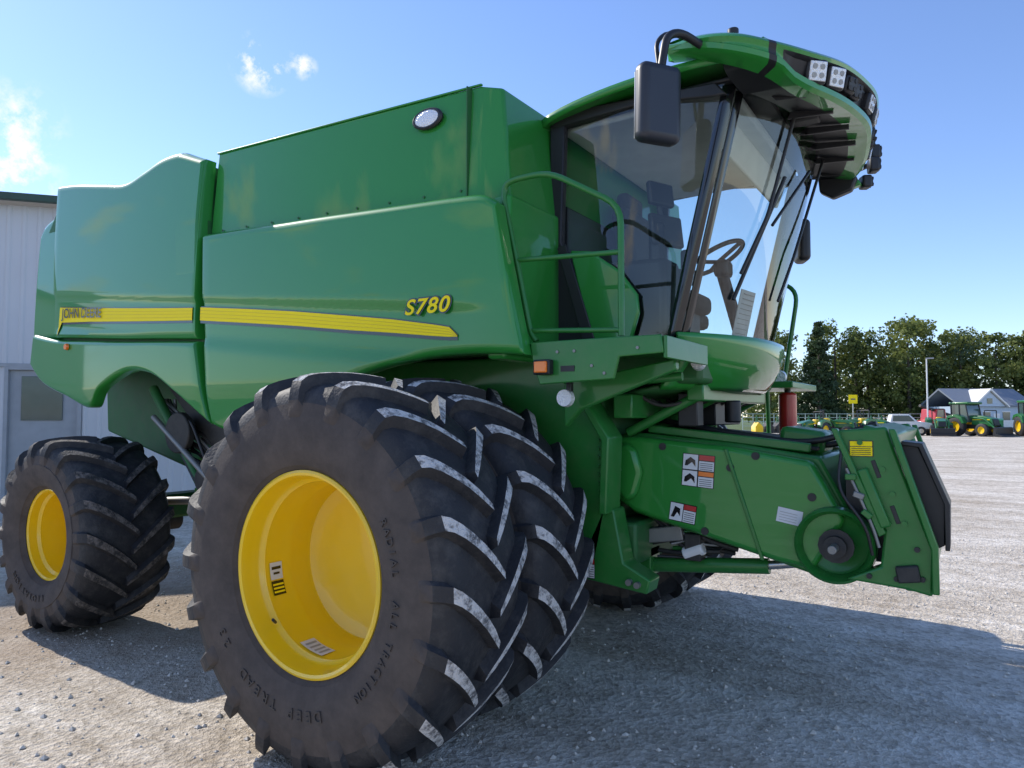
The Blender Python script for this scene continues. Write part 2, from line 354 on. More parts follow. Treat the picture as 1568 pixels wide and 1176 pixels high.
for i in range(9): cyl('frame_bolt',(.93,-1.02,1.27+.05*i),(.93,-1.035,1.27+.05*i),.010,GREEN2,H,8)
prism('jack_bracket',[(.84,.98),(.84,.80),(1.22,.76),(1.24,.84),(1.08,.92),(1.02,1.22),(.96,1.24)],-1.02,-.86,GREEN2,H,bw=.01)
for x,z in((1.12,.82),(1.17,.81)): cyl('bracket_pin',(x,-1.02,z),(x,-1.05,z),.018,ZINC,H,12)
# ---- feeder house
fp=[(.90,1.24),(.87,1.61),(.93,1.655),(1.08,1.655),(1.66,1.60),(2.08,1.54),(2.14,1.42),(2.24,1.22),(2.24,.98),(2.10,.90),(2.0,.91),(1.85,.95),(1.0,1.16)]
prism('feeder_house',fp,-.66,.66,GREEN2,H,bw=.015)
fp2=[(.90,1.26),(.90,1.60),(.95,1.635),(1.08,1.635),(1.64,1.585),(2.05,1.52),(2.12,1.40),(2.21,1.22),(2.05,.94),(1.86,.97),(1.03,1.18)]
prism('feeder_side_cover',fp2,-.75,-.655,GREEN,H,bw=.03,seg=4)
prism('feeder_side_bulge',[(.93,1.30),(.93,1.58),(1.0,1.60),(1.06,1.56),(1.10,1.42),(1.06,1.28),(1.0,1.24)],-.80,-.74,GREEN,H,bw=.04,seg=4)
prism('feeder_seam',[(1.585,1.575),(1.605,1.575),(1.80,.97),(1.78,.97)],-.762,-.74,GREEN2,H,bw=.004)
box('feeder_top_rail',(1.55,-.60,1.635),(.95,.05,.05),GREEN2,H,rot=(0,rad(6),0)); box('feeder_top_plate',(1.5,0,1.63),(1.1,1.1,.02),DARK,H,rot=(0,rad(5.5),0),bw=.004)
tube('feeder_top_hose',[(1.0,-.4,1.75),(1.4,-.45,1.68),(2.0,-.5,1.60),(2.35,-.55,1.72)],.018,BLACK,H,.15)
tube('feeder_top_hose',[(1.0,-.35,1.75),(1.5,-.38,1.66),(2.1,-.42,1.58),(2.35,-.45,1.70)],.018,BLACK,H,.15)
box('reverser_housing',(1.95,-.3,1.62),(.25,.35,.14),GREEN2,H,rot=(0,rad(8),0),bw=.03)
lathe('feeder_drum_dish',[(.0,.20),(-.06,.195),(-.075,.18),(-.05,.165),(.02,.155),(.03,.14),(.03,0)],GREEN2,H,48,loc=(2.16,-.74,1.09))
cyl('feeder_drum_hub',(2.17,-.74,1.09),(2.17,-.84,1.09),.055,DARK,H)
lathe('feeder_sprocket',[(0,.0),(0,.088),(.012,.088),(.012,0)],DARK,H,14,loc=(2.17,-.80,1.09))
cyl('feeder_shaft',(2.17,-.84,1.09),(2.17,-.93,1.09),.022,ZINC,H,bw=.003)
for sg,sn in((-1,'right'),(1,'left')):
    a,b=(sg*.86,sg*.74)
    prism('header_mount_plate_'+sn,[(2.19,1.69),(2.42,1.71),(2.45,1.60),(2.61,1.12),(2.60,.90),(2.50,.92),(2.22,.94),(2.38,1.02),(2.40,1.20),(2.25,1.50)],a,b,GREEN2,H,bw=.012)
    prism('header_mount_rib_'+sn,[(2.17,1.70),(2.20,1.70),(2.41,1.19),(2.38,1.17)],sg*.90,sg*.84,GREEN2,H,bw=.006)
    prism('header_mount_front_rib_'+sn,[(2.43,1.70),(2.46,1.70),(2.63,1.14),(2.63,.92),(2.60,.92),(2.60,1.13)],sg*.90,sg*.84,GREEN2,H,bw=.006)
    box('latch_'+sn,(2.36,sg*.88,1.36),(.05,.05,.30),GREEN2,H,rot=(0,rad(-20),0),bw=.01)
    box('lock_hook_'+sn,(2.50,sg*.87,1.0),(.10,.04,.08),DARK,H,rot=(0,rad(-10),0))
    for (x,z) in((2.30,1.63),(2.40,1.50),(2.44,1.38),(2.49,1.24),(2.54,1.12),(2.56,.98),(2.45,.97),(2.33,.97)): cyl('plate_bolt',(x,sg*.86,z),(x,sg*.875,z),.013,DARK if z<1.2 else GREEN2,H,10)
    for (x,z) in((2.37,1.50),(2.45,1.28)): box('plate_slot',(x,sg*.861,z),(.02,.006,.09),BLACK,H,rot=(0,rad(-18),0),bw=.002)
    tube('latch_rod',[(2.24,sg*.90,1.50),(2.30,sg*.91,1.36),(2.36,sg*.90,1.20),(2.38,sg*.9,1.12)],.008,ZINC,H,.05)
    tube('latch_cable',[(2.22,sg*.88,1.62),(2.20,sg*.93,1.40),(2.33,sg*.93,1.22),(2.35,sg*.9,1.08)],.008,BLACK,H,.08)
    for i in range(3): box('latch_link',(2.26+.035*i,sg*.91,1.46-.09*i),(.05,.03,.03),ZINC if i%2 else GREEN2,H,rot=(0,rad(20*i),0),bw=.005)
box('header_frame_top',(2.38,0,1.66),(.16,1.62,.08),GREEN2,H,rot=(0,rad(15),0),bw=.012)
box('header_frame_bottom',(2.54,0,.95),(.12,1.62,.09),GREEN2,H,bw=.012)
prism('feeder_mouth_inner',[(2.2,1.5),(2.40,1.5),(2.56,1.0),(2.2,1.0)],-.62,.62,BLACK,H,bw=0)
for i in range(7):
    box('feeder_chain_slat',(2.47+.012*i,0,1.42-.06*i),(.03,1.2,.025),STEEL,H,rot=(0,rad(20),0),bw=.004)
# black coupler face plate on the right edge of the mouth: flat framed panel
prism('coupler_face_plate',[(2.45,1.63),(2.55,1.62),(2.66,1.34),(2.655,1.14),(2.62,1.12),(2.58,1.22)],-.80,-.765,BLACK,H,bw=.006)
prism('coupler_face_frame',[(2.48,1.64),(2.57,1.63),(2.68,1.34),(2.675,1.12),(2.655,1.12),(2.655,1.34),(2.555,1.61),(2.48,1.62)],-.83,-.60,BLACK,H,bw=.004)
box('coupler_block',(2.56,-.70,1.47),(.08,.12,.12),ZINC,H,rot=(0,rad(20),0),bw=.008)
def decal(n,x0,x1,z0,z1,y,kind,tilt=0):
    w=x1-x0;h=z1-z0
    e=empty(n,((x0+x1)/2,y,(z0+z1)/2)); e.parent=H; e.rotation_euler=(0,tilt,0)
    def pl(nm,a,b,c,d,mat,o):
        mk(nm,[(a*w,-o,c*h),(b*w,-o,c*h),(b*w,-o,d*h),(a*w,-o,d*h)],[(0,1,2,3)],mat,e)
    if kind=='warn':
        pl('decal_back',-.5,.5,-.5,.5,GLOSSB,.002); pl('pictogram_top',-.48,-.02,.02,.48,WHITEST,.004); pl('pictogram_low',-.48,-.02,-.48,-.02,WHITEST,.004)
        pl('band_red',.02,.48,.33,.48,RED,.004); pl('text_block',.02,.48,.02,.30,WHITEST,.004); pl('band_orange',.02,.48,-.15,-.02,ORANGE,.004); pl('text_block2',.02,.48,-.48,-.18,WHITEST,.004)
        for i in range(4): pl('text_line',.06,.44,.05+.06*i,.065+.06*i,DARK,.006); pl('text_line',.06,.44,-.44+.06*i,-.425+.06*i,DARK,.006)
        for s in(.25,-.25):
            mk('figure',[(-.42*w,-.006,(s-.12)*h),(-.34*w,-.006,(s-.12)*h),(-.2*w,-.006,(s+.0)*h),(-.08*w,-.006,(s-.14)*h),(-.1*w,-.006,(s+.06)*h),(-.25*w,-.006,(s+.15)*h),(-.40*w,-.006,(s+.03)*h)],[(0,1,2,3,4,5,6)],GLOSSB,e)
    elif kind=='small':
        pl('decal_back',-.5,.5,-.5,.5,GLOSSB,.002); pl('pictogram',-.48,0,-.46,.46,WHITEST,.004); pl('band_red',.03,.48,.2,.46,RED,.004); pl('text_block',.03,.48,-.46,.17,WHITEST,.004)
        for i in range(5): pl('text_line',.07,.44,-.4+.11*i,-.37+.11*i,DARK,.006)
        mk('figure',[(-.42*w,-.006,-.3*h),(-.3*w,-.006,-.3*h),(-.2*w,-.006,0),(-.08*w,-.006,-.2*h),(-.1*w,-.006,.2*h),(-.3*w,-.006,.3*h)],[(0,1,2,3,4,5)],GLOSSB,e)
    elif kind=='tag':
        pl('decal_back',-.5,.5,-.5,.5,WHITEST,.002)
        for i in range(4): pl('text_line',-.4,.3,-.35+.18*i,-.32+.18*i,GP,.004)
    elif kind=='yellow':
        pl('decal_back',-.5,.5,-.5,.5,GLOSSB,.002); pl('header',-.46,.46,.15,.45,YDEC,.004); pl('body',-.46,.46,-.45,.1,YDEC,.004)
        for i in range(4): pl('text_line',-.4,.4,-.38+.12*i,-.34+.12*i,GLOSSB,.006)
    return e
decal('warning_decal',1.34,1.53,1.35,1.54,-.752,'warn',rad(4))
decal('warning_decal_small',1.26,1.42,1.14,1.25,-.752,'small',rad(8))
decal('serial_tag',1.87,2.0,1.18,1.26,-.752,'tag',rad(10))
decal('maker_tag',.905,.975,1.43,1.50,-.802,'tag')
decal('caution_decal',2.25,2.36,1.56,1.64,-.862,'yellow')
decal('bracket_decal',.87,.94,.83,.95,-1.104,'small')
for (x,z) in((1.62,1.47),(1.47,1.10),(2.05,1.33),(1.22,1.58),(1.76,1.54)):
    cyl('feeder_hole_disc',(x,-.745,z),(x,-.757,z),.022,DARK,H,16)  # dark discs stand in for small holes, their shade put into the colour
for sg in(-1,1):
    cyl('lift_cylinder',(1.05,sg*.55,.83),(1.78,sg*.55,.90),.045,GREEN2,H,bw=.004)
    cyl('lift_rod',(1.75,sg*.55,.90),(2.02,sg*.55,.95),.025,STEEL,H)
    box('lift_cylinder_bracket',(1.02,sg*.55,.86),(.14,.16,.18),GREEN2,H)
box('valve_block',(1.18,-.60,1.04),(.24,.10,.09),ZINC,H,rot=(0,rad(-10),0)); box('valve_block_low',(1.36,-.6,.98),(.10,.1,.16),DARK,H)
cyl('filter_can',(1.30,-.62,.93),(1.42,-.62,.98),.04,WHITE,H,bw=.01)
for i in range(18):
    x=1.0+random.random()*.25; z=.9+random.random()*.25; x2=1.25+random.random()*.5; z2=.92+random.random()*.2
    tube('hydraulic_hose',[(x,-.66+random.random()*.2,z),((x+x2)/2,-.64+random.random()*.15,min(z,z2)-.02+random.random()*.1),(x2,-.64+random.random()*.2,z2)],random.choice([.008,.011,.014]),random.choice([BLACK,BLACK,DARK,ZINC,GREEN2]),H,.1)
box('feeder_pivot_beam',(1.0,0,1.0),(.18,1.7,.25),DKGREEN,H,bw=.02)
# ---- under-cab structure
box('platform_deck',(1.10,-1.20,2.13),(.86,.66,.05),GREEN2,H,bw=.006)
prism('platform_fascia',[(.78,2.16),(1.52,2.16),(1.53,2.07),(1.30,2.06),(1.27,1.95),(.84,1.93),(.80,2.04)],-1.555,-1.535,GREEN2,H,bw=.006)
for x,z in((.95,2.10),(1.05,2.10),(1.15,2.02),(1.22,1.98),(1.40,2.10)): cyl('fascia_bolt',(x,-1.555,z),(x,-1.562,z),.008,ZINC,H,10)
box('platform_front_edge',(1.535,-1.22,2.10),(.02,.64,.11),GREEN2,H,bw=.004)
prism('platform_support',[(.85,1.95),(1.5,2.06),(1.5,2.0),(.95,1.80),(.85,1.70)],-1.30,-1.24,GREEN2,H,bw=.01)
tube('platform_strut',[(.92,-1.1,1.95),(1.45,-1.05,1.98)],.025,GREEN2,H)
box('side_marker_housing',(.88,-1.585,2.02),(.10,.05,.08),BLACK,H); box('side_marker_lens',(.88,-1.613,2.02),(.075,.02,.06),ORANGE,H,bw=.006)
box('marker_label',(1.01,-1.557,2.01),(.08,.004,.03),BLACK,H,bw=0)
lathe('step_lamp',[(.0,.0),(.0,.045),(.03,.05),(.05,.03)],LENS,H,24,loc=(.93,-1.45,1.86)); box('step_lamp_bracket',(.95,-1.42,1.90),(.03,.04,.1),BLACK,H)
box('cab_floor_box',(1.0,0,2.06),(1.0,1.75,.22),DKGREEN,H,bw=.03)
box('subframe_beam',(1.05,0,1.82),(.12,1.9,.14),GREEN2,H,bw=.01); box('subframe_beam_front',(1.42,0,1.90),(.10,1.5,.10),GREEN2,H,bw=.01)
for y in(-.7,-.35,.35,.7):
    tube('subframe_strut',[(.98,y,1.66),(1.42,y,1.88)],.03,GREEN2,H)
box('cab_mount',(1.35,-.62,1.80),(.12,.12,.2),BLACK,H); box('battery_box',(1.20,.1,1.78),(.35,.6,.16),BLACK,H)
for i in range(12):
    y=-.8+i*.13; tube('cab_hose',[(1.0,y,1.95),(1.2,y+.05,1.70+random.random()*.12),(1.4,y+.1,1.86)],.012,random.choice([BLACK,DARK]),H,.1)
cyl('cab_accumulator',(1.50,-.25,1.72),(1.50,-.25,1.86),.05,BLACK,H,bw=.01)
# ---- cab
def xp(z): return 1.34+.30*(z-2.2)/1.23
def wx(y,z,ex=0): return xp(z)+.30*(1-abs(y/.9)**2.4)+ex
def grid(name,f,us,vs_,mat,par,thick=0,smooth=True):
    vs=[f(u,v) for u in us for v in vs_]; m=len(vs_)
    fs=[(i*m+j,i*m+j+1,(i+1)*m+j+1,(i+1)*m+j) for i in range(len(us)-1) for j in range(m-1)]
    ob=mk(name,vs,fs,mat,par,smooth=smooth)
    if thick:
        s=ob.modifiers.new('s','SOLIDIFY'); s.thickness=thick; s.offset=0
    return ob
lin=lambda a,b,n:[a+(b-a)*i/n for i in range(n+1)]
grid('windshield',lambda y,z:(wx(y,z),y,z),lin(-.87,.87,32),lin(2.2,3.58,14),GLASS,H)
for sg,sn in((-1,'right'),(1,'left')):
    grid('side_glass_'+sn,lambda s,z:(.64+(xp(z)-.03-.64)*s,sg*(.90+.03*math.sin(math.pi*s)),z),lin(0,1,10),lin(2.2,3.62,10),GLASS,H)
    grid('door_pillar_'+sn,lambda s,z:(xp(z)-.03+.07*s,sg*(.915-.02*s),z),[0,1],lin(2.15,3.60,14),GLOSSB,H,.03)
    grid('windshield_edge_'+sn,lambda s,z:(wx(sg*(.86-.04*s),z,.004),sg*(.86-.04*s),z),[0,.5,1],lin(2.15,3.58,14),GLOSSB,H,.006)
    prism('rear_pillar_'+sn,[(.56,2.15),(.56,3.64),(.67,3.64),(.64,2.85),(.70,2.75),(.86,2.2),(.86,2.15)],sg*.89,sg*.945,BLACK,H,bw=.01)
    prism('cab_sill_'+sn,[(.60,2.12),(.60,2.22),(1.36,2.22),(1.34,2.12)],sg*.88,sg*.94,BLACK,H,bw=.01)
    prism('roof_seal_'+sn,[(.58,3.58),(.58,3.68),(1.62,3.62),(1.68,3.54),(1.60,3.54),(1.2,3.60)],sg*.88,sg*.95,BLACK,H,bw=.01)
prism('door_lower_panel',[(.72,2.78),(.86,2.76),(1.05,2.62),(1.16,2.47),(1.17,2.36),(1.12,2.20),(.86,2.20)],-.985,-.948,GREEN,H,bw=.014,seg=3)
prism('door_seal_diagonal',[(.64,2.80),(.70,2.82),(.90,2.2),(.82,2.2)],-1.0,-.986,BLACK,H,bw=.005)
grid('windshield_bottom_frit',lambda y,z:(wx(y,z,.004),y,z),lin(-.88,.88,32),[2.16,2.24],GLOSSB,H,.008)
grid('front_cowl',lambda y,t:(wx(y,2.2,.07-.10*abs(t)**2),y*(1.04-.05*t),2.20-.24*t),lin(-.92,.92,32),lin(-.15,1.15,12),GREEN,H,.03)
grid('front_cowl_lower',lambda y,t:(wx(y,2.2,-.06-.3*t),y*.95,1.94-.06*t),lin(-.92,.92,20),[0,1],DKGREEN,H,.02)
lathe('cowl_lamp',[(-.03,0),(-.03,.035),(-.01,.042),(.0,.045)],LENS,H,24,loc=(1.50,-.925,2.06))
lathe('cowl_lamp_far',[(0,.05),(-.03,.045),(-.03,0)],LENS,H,24,loc=(1.55,.9,2.06))
box('cab_rear_wall',(.62,0,2.62),(.05,1.76,.95),BLACK,H,bw=.01)
box('cab_headliner',(1.15,0,3.60),(1.10,1.74,.06),LINER,H,bw=.02)
box('seat_base',(.98,0,2.55),(.50,.52,.14),FABRIC,H,bw=.05,seg=4); box('seat_back',(.76,0,2.90),(.14,.50,.68),FABRIC,H,rot=(0,rad(-8),0),bw=.06,seg=4)
box('seat_headrest',(.70,0,3.28),(.10,.30,.18),FABRIC,H,bw=.04,seg=4); box('seat_pedestal',(.98,0,2.35),(.36,.36,.28),BLACK,H)
box('armrest_console',(1.06,-.36,2.66),(.50,.16,.10),FABRIC,H,bw=.03); box('monitor',(1.22,-.66,2.90),(.04,.26,.20),BLACK,H,rot=(0,rad(-8),rad(-25)),bw=.015)
box('monitor_upper',(1.20,-.70,3.12),(.04,.20,.15),BLACK,H,rot=(0,rad(-8),rad(-25)),bw=.015)
box('side_console',(.95,-.62,2.48),(.6,.28,.5),BLACK,H,bw=.04); box('corner_post_stack',(1.18,-.70,2.60),(.10,.10,.7),BLACK,H,bw=.03)
tube('monitor_post',[(1.15,-.6,2.5),(1.20,-.66,2.8),(1.19,-.70,3.1)],.018,BLACK,H); box('joystick',(1.24,-.36,2.77),(.06,.06,.14),BLACK,H,bw=.02)
box('trainer_seat',(.85,.60,2.5),(.4,.35,.12),FABRIC,H,bw=.04); box('trainer_seat_back',(.68,.60,2.8),(.1,.35,.45),FABRIC,H,bw=.04)
tube('steering_column',[(1.50,0,2.25),(1.36,0,2.78)],.04,BLACK,H); box('column_pod',(1.38,0,2.76),(.10,.16,.12),BLACK,H,bw=.03)
sw=empty('steering_wheel',(1.33,0,2.84)); sw.parent=H; sw.rotation_euler=(0,rad(-28),0)
tube('wheel_rim',[(.20*math.cos(a),.20*math.sin(a),0) for a in [2*math.pi*i/24 for i in range(24)]],.016,BLACK,sw,.02,True)
for a in(0,2.1,4.2): tube('wheel_spoke',[(0,0,-.03),(.19*math.cos(a),.19*math.sin(a),0)],.014,BLACK,sw)
box('posted_paper',(1.585,-.28,2.40),(.004,.22,.30),WHITEST,H,rot=(0,rad(13),rad(-8)),bw=0)
for i in range(9): box('paper_line',(1.590+.008*(i-4),-.28,2.40+.03*(i-4)),(.004,.16,.003),GP,H,rot=(0,rad(13),rad(-8)),bw=0)
box('sun_shade',(1.60,0,3.42),(.03,1.5,.18),LINER,H,rot=(0,rad(20),0),bw=.01)
tube('wiper_arm',[(wx(-.45,3.52,.03),-.45,3.52),(wx(-.50,2.95,.04),-.50,2.95),(wx(-.60,2.6,.03),-.60,2.6)],.011,BLACK,H)
tube('wiper_blade',[(wx(-.38,3.2,.02),-.38,3.2),(wx(-.60,2.45,.02),-.60,2.45)],.012,BLACK,H)
tube('wiper_link',[(wx(-.1,3.3,.05),-.1,3.3),(wx(-.45,2.9,.05),-.45,2.9)],.010,BLACK,H)
tube('wiper_arm_far',[(wx(.4,3.52,.04),.4,3.52),(wx(.05,2.8,.04),.05,2.8),(wx(-.05,2.5,.03),-.05,2.5)],.010,BLACK,H)
# roof
def roofpt(u,v):
    x=.52+1.38*v; hw=.90+.14*math.sin(math.pi*min(1,v*1.0+.1))**.5 if v<.9 else 1.0
    z=3.62+.14*(v**.6)+.08*(1-abs(u)**2.5)-.02
    return (x+.10*v*(1-u*u),hw*u*1.02,z)
grid('roof_shell',roofpt,[-1,-.985,-.95]+lin(-.9,.9,18)+[.95,.985,1],lin(0,1,16),GREEN,H,.045)
box('roof_underside',(1.2,0,3.645),(1.25,1.8,.03),BLACK,H,bw=.012)
VP0=[(1.40,-1.10,3.82,3.78),(1.60,-1.15,3.80,3.72),(1.80,-1.16,3.75,3.64),(1.98,-1.09,3.69,3.565),(2.12,-.92,3.675,3.495),(2.24,-.62,3.71,3.50),(2.31,-.30,3.735,3.52),(2.34,0,3.75,3.53)]
VP0=VP0+[(a,-b,c,d) for a,b,c,d in reversed(VP0[:-1])]
VP=[]
n=len(VP0)
for i in range(n-1):
    for k in range(5):
        t=k/5; p0=VP0[max(i-1,0)];p1=VP0[i];p2=VP0[i+1];p3=VP0[min(i+2,n-1)]
        VP.append(tuple(.5*((2*b)+(-a+c)*t+(2*a-5*b+4*c-d)*t*t+(-a+3*b-3*c+d)*t**3) for a,b,c,d in zip(p0,p1,p2,p3)))
VP.append(VP0[-1])
vs=[];fs=[];mi=[]
for i,(x,y,zt,zb) in enumerate(VP):
    ci=1-abs(i/(len(VP)-1)*2-1)
    ox,oy=(x-1.3),y; l=math.hypot(ox,oy); ox/=l; oy/=l
    rec=.030*sst((ci-.44)/.08)
    tw=.04*sst((ci-.44)/.08)
    lip=.042
    inx,iny=x-.34*ox-.1*ci,y-.34*oy*(.6 if abs(y)>1 else 1)
    if abs(y)>1.0: iny=y*.93
    vs+=[(inx,iny,zt+.055),(x-.20*ox,y-.14*oy,zt+.050),(x-.05*ox,y-.04*oy,zt+.022),(x-.012*ox,y-.012*oy,zt),(x,y,zt-.018),(x-.008*ox,y-.008*oy,zt-.035),
         (x-(.012+rec)*ox,y-(.012+rec)*oy,zt-.045),(x-(.012+rec+tw)*ox,y-(.012+rec+tw)*oy,zb+lip+.010),(x-tw*ox,y-tw*oy,zb+lip),(x-(.005+tw)*ox,y-(.005+tw)*oy,zb+.015),(x-(.03+tw)*ox,y-(.03+tw)*oy,zb),
         (x-.18*ox,y-.16*oy,zb+.015),(min(x-.05,1.66+.3*(1-(y/1.2)**2)),y*.86,3.57 if abs(y)<1.0 else zb+.03)]
m=13
for i in range(len(VP)-1):
    ci=1-abs((i+.5)/(len(VP)-1)*2-1)
    for j in range(m-1):
        seam=(i in (14,len(VP)-16))
        fs.append((i*m+j,i*m+j+1,(i+1)*m+j+1,(i+1)*m+j)); mi.append(1 if (j in(5,6,7) and ci>.46) or j>=11 or (seam and j>0) else 0)
fs.append(tuple(range(m))); mi.append(0); fs.append(tuple(range((len(VP)-1)*m,len(VP)*m))); mi.append(0)
mk('roof_visor',vs,fs,[GREEN,BLACK],H,smooth=True,mi=mi,sharp=38)
for y in(-.75,-.45,-.15,.15,.45,.75):
    prism('visor_underside_rib',[(1.80+.15*(1-y*y),3.56),(2.20-.25*y*y,3.53),(2.20-.25*y*y,3.50),(1.90,3.52)],y-.01,y+.01,BLACK,H,bw=.003)
box('dome_lamp',(1.98,-.35,3.53),(.16,.10,.03),DARK,H,bw=.01)
def lamp(n,loc,rz_,ry=0,s=.095,mat=LENS):
    e=empty(n,loc); e.parent=H; e.rotation_euler=(0,ry,rz_)
    box('housing',(-.03,0,0),(.07,s+.025,s+.025),BLACK,e,bw=.015); box('lens',(.008,0,0),(.012,s,s),mat,e,bw=.012,seg=3)
    for a,b in((-.022,-.022),(.022,-.022),(-.022,.022),(.022,.022)): cyl('led',(.012,a,b),(.017,a,b),.014,GP if mat is LENS else DARK,e,12)
for y,mt,sz in((-.86,LENS,.10),(-.69,LENS,.10),(-.52,BLACK,.07),(-.40,BLACK,.07),(-.12,LENS,.085),(.12,LENS,.085),(.40,BLACK,.07),(.52,BLACK,.07),(.69,LENS,.10),(.86,LENS,.10)):
    a=min(VP,key=lambda q:abs(q[1]-y) if q[0]>2.05 else 9); ox,oy=(a[0]-1.3),a[1]; l=math.hypot(ox,oy); ox/=l; oy/=l
    lamp('work_lamp',(a[0]-.024*ox,y-.024*oy,(a[2]+a[3])/2+.004),math.atan2(oy,ox),rad(14),sz,mt)
tube('far_lamp_bracket',[(2.1,1.0,3.60),(2.18,1.10,3.66)],.02,BLACK,H)
lamp('corner_lamp',(2.24,1.10,3.74),rad(20),0,.08,BLACK); lamp('corner_lamp',(2.24,1.02,3.62),rad(20),0,.08,BLACK); lamp('corner_lamp',(2.18,1.05,3.51),rad(30),0,.07,BLACK)
prism('far_corner_bracket',[(1.85,3.55),(2.12,3.52),(2.08,3.42),(1.95,3.38),(1.86,3.44)],.86,.94,BLACK,H,bw=.015)
prism('far_corner_cover',[(1.90,3.56),(2.10,3.54),(2.14,3.48),(2.02,3.45)],.95,1.03,GREEN,H,bw=.015)
cyl('roof_beacon_mount',(1.74,-1.02,3.81),(1.74,-1.02,3.85),.03,BLACK,H,bw=.006)
# mirror
mr=empty('mirror',(1.44,-1.36,3.38)); mr.parent=H; mr.rotation_euler=(0,rad(2),rad(-35))
box('mirror_shell',(0,0,0),(.11,.25,.41),MIRB,mr,bw=.05,seg=5); box('mirror_glass',(-.057,0,0),(.006,.21,.35),STEEL,mr,bw=.002)
tube('mirror_arm',[(1.62,-1.10,3.74),(1.53,-1.25,3.79),(1.48,-1.33,3.75),(1.46,-1.36,3.56)],.022,BLACK,H,.06)
tube('mirror_cable',[(1.55,-1.10,3.80),(1.45,-1.24,3.82),(1.42,-1.33,3.73),(1.45,-1.36,3.56)],.012,BLACK,H,.06)
m2=empty('mirror_far',(1.66,1.25,3.17)); m2.parent=H; m2.rotation_euler=(0,0,rad(25)); box('mirror_shell',(0,0,0),(.10,.20,.34),BLACK,m2,bw=.04,seg=5)
tube('mirror_arm_far',[(1.62,1.05,3.7),(1.60,1.22,3.6),(1.63,1.25,3.3)],.018,BLACK,H,.06)
# handrails
tube('handrail',[(.79,-1.50,2.17),(.75,-1.5,2.22),(.66,-1.5,2.64),(.57,-1.5,3.02),(.60,-1.5,3.09),(.87,-1.5,3.09),(1.29,-1.5,2.84),(1.29,-1.5,2.17)],.017,GREEN2,H,.10)
tube('handrail_mid',[(.66,-1.5,2.63),(1.29,-1.5,2.60)],.014,GREEN2,H); tube('handrail_low',[(.75,-1.5,2.23),(1.29,-1.5,2.20)],.014,GREEN2,H)
tube('handrail_far',[(1.5,1.25,2.0),(1.62,1.25,2.75),(1.52,1.25,2.85),(1.40,1.25,2.75),(1.30,1.25,2.0)],.018,GREEN2,H,.10)
box('left_platform',(1.25,1.35,2.0),(.8,1.0,.05),GREEN2,H)
cyl('fire_extinguisher',(1.52,1.30,1.55),(1.52,1.30,1.95),.07,RED,H,bw=.02); cyl('extinguisher_valve',(1.52,1.30,1.95),(1.52,1.30,2.05),.025,BLACK,H)
for i in range(4): box('ladder_step',(.95,2.1,.6+.33*i),(.5,.08,.03),GREEN2,H)
for x in(.70,1.20): tube('ladder_rail',[(x,2.15,.5),(x,2.0,2.0)],.02,GREEN2,H)
cyl('unloading_auger',(.2,1.95,3.2),(-5.2,2.05,3.35),.20,GREEN,H,32,bw=.01)
# rear underside clutter
box('tailings_elevator',(-2.2,-1.15,1.35),(.25,.2,1.3),DKGREEN,H,rot=(0,rad(35),0),bw=.01)
tube('rear_strut',[(-3.2,-1.3,2.0),(-2.4,-1.3,1.1)],.04,DKGREEN,H); tube('rear_rod',[(-3.1,-1.35,1.75),(-2.3,-1.35,1.25)],.025,ZINC,H)
cyl('air_tank',(-2.9,-1.1,1.75),(-2.9,-.8,1.75),.14,DARK,H); box('elevator_box',(-2.0,-1.05,1.1),(.5,.25,.3),DARK,H,bw=.02)
box('lower_support_beam',(-2.3,-1.0,1.02),(1.3,.12,.14),GREEN2,H,rot=(0,rad(4),0)); cyl('steer_cylinder',(-3.3,-1.1,1.0),(-2.6,-1.05,1.05),.035,ZINC,H)
cyl('belt_pulley',(-2.75,-1.30,1.62),(-2.75,-1.36,1.62),.17,DARK,H,32,bw=.01); cyl('belt_pulley_small',(-2.40,-1.30,1.25),(-2.40,-1.36,1.25),.10,DARK,H,24,bw=.01)
tube('drive_belt',[(-2.92,-1.33,1.66),(-2.62,-1.33,1.76),(-2.31,-1.33,1.28),(-2.46,-1.33,1.17)],.014,BLACK,H,.12,True)
prism('sheet_shield',[(-3.1,2.0),(-2.3,2.0),(-2.1,1.7),(-2.35,1.45),(-2.8,1.75)],-1.22,-1.20,DARK,H,bw=.006)
for i in range(18):
    tube('rear_hose',[(-3.3+random.random()*.3,-1.2,1.9),(-2.9,-1.25,1.4+random.random()*.4),(-2.3+random.random()*.2,-1.15,1.1+random.random()*.4)],random.choice([.01,.014]),random.choice([BLACK,DARK,DARK,ZINC]),H,.2)
lathe('rear_marker_lamp',[(-.02,0),(-.02,.025),(0,.03)],ORANGE,H,16,loc=(-3.95,-1.655,2.37))
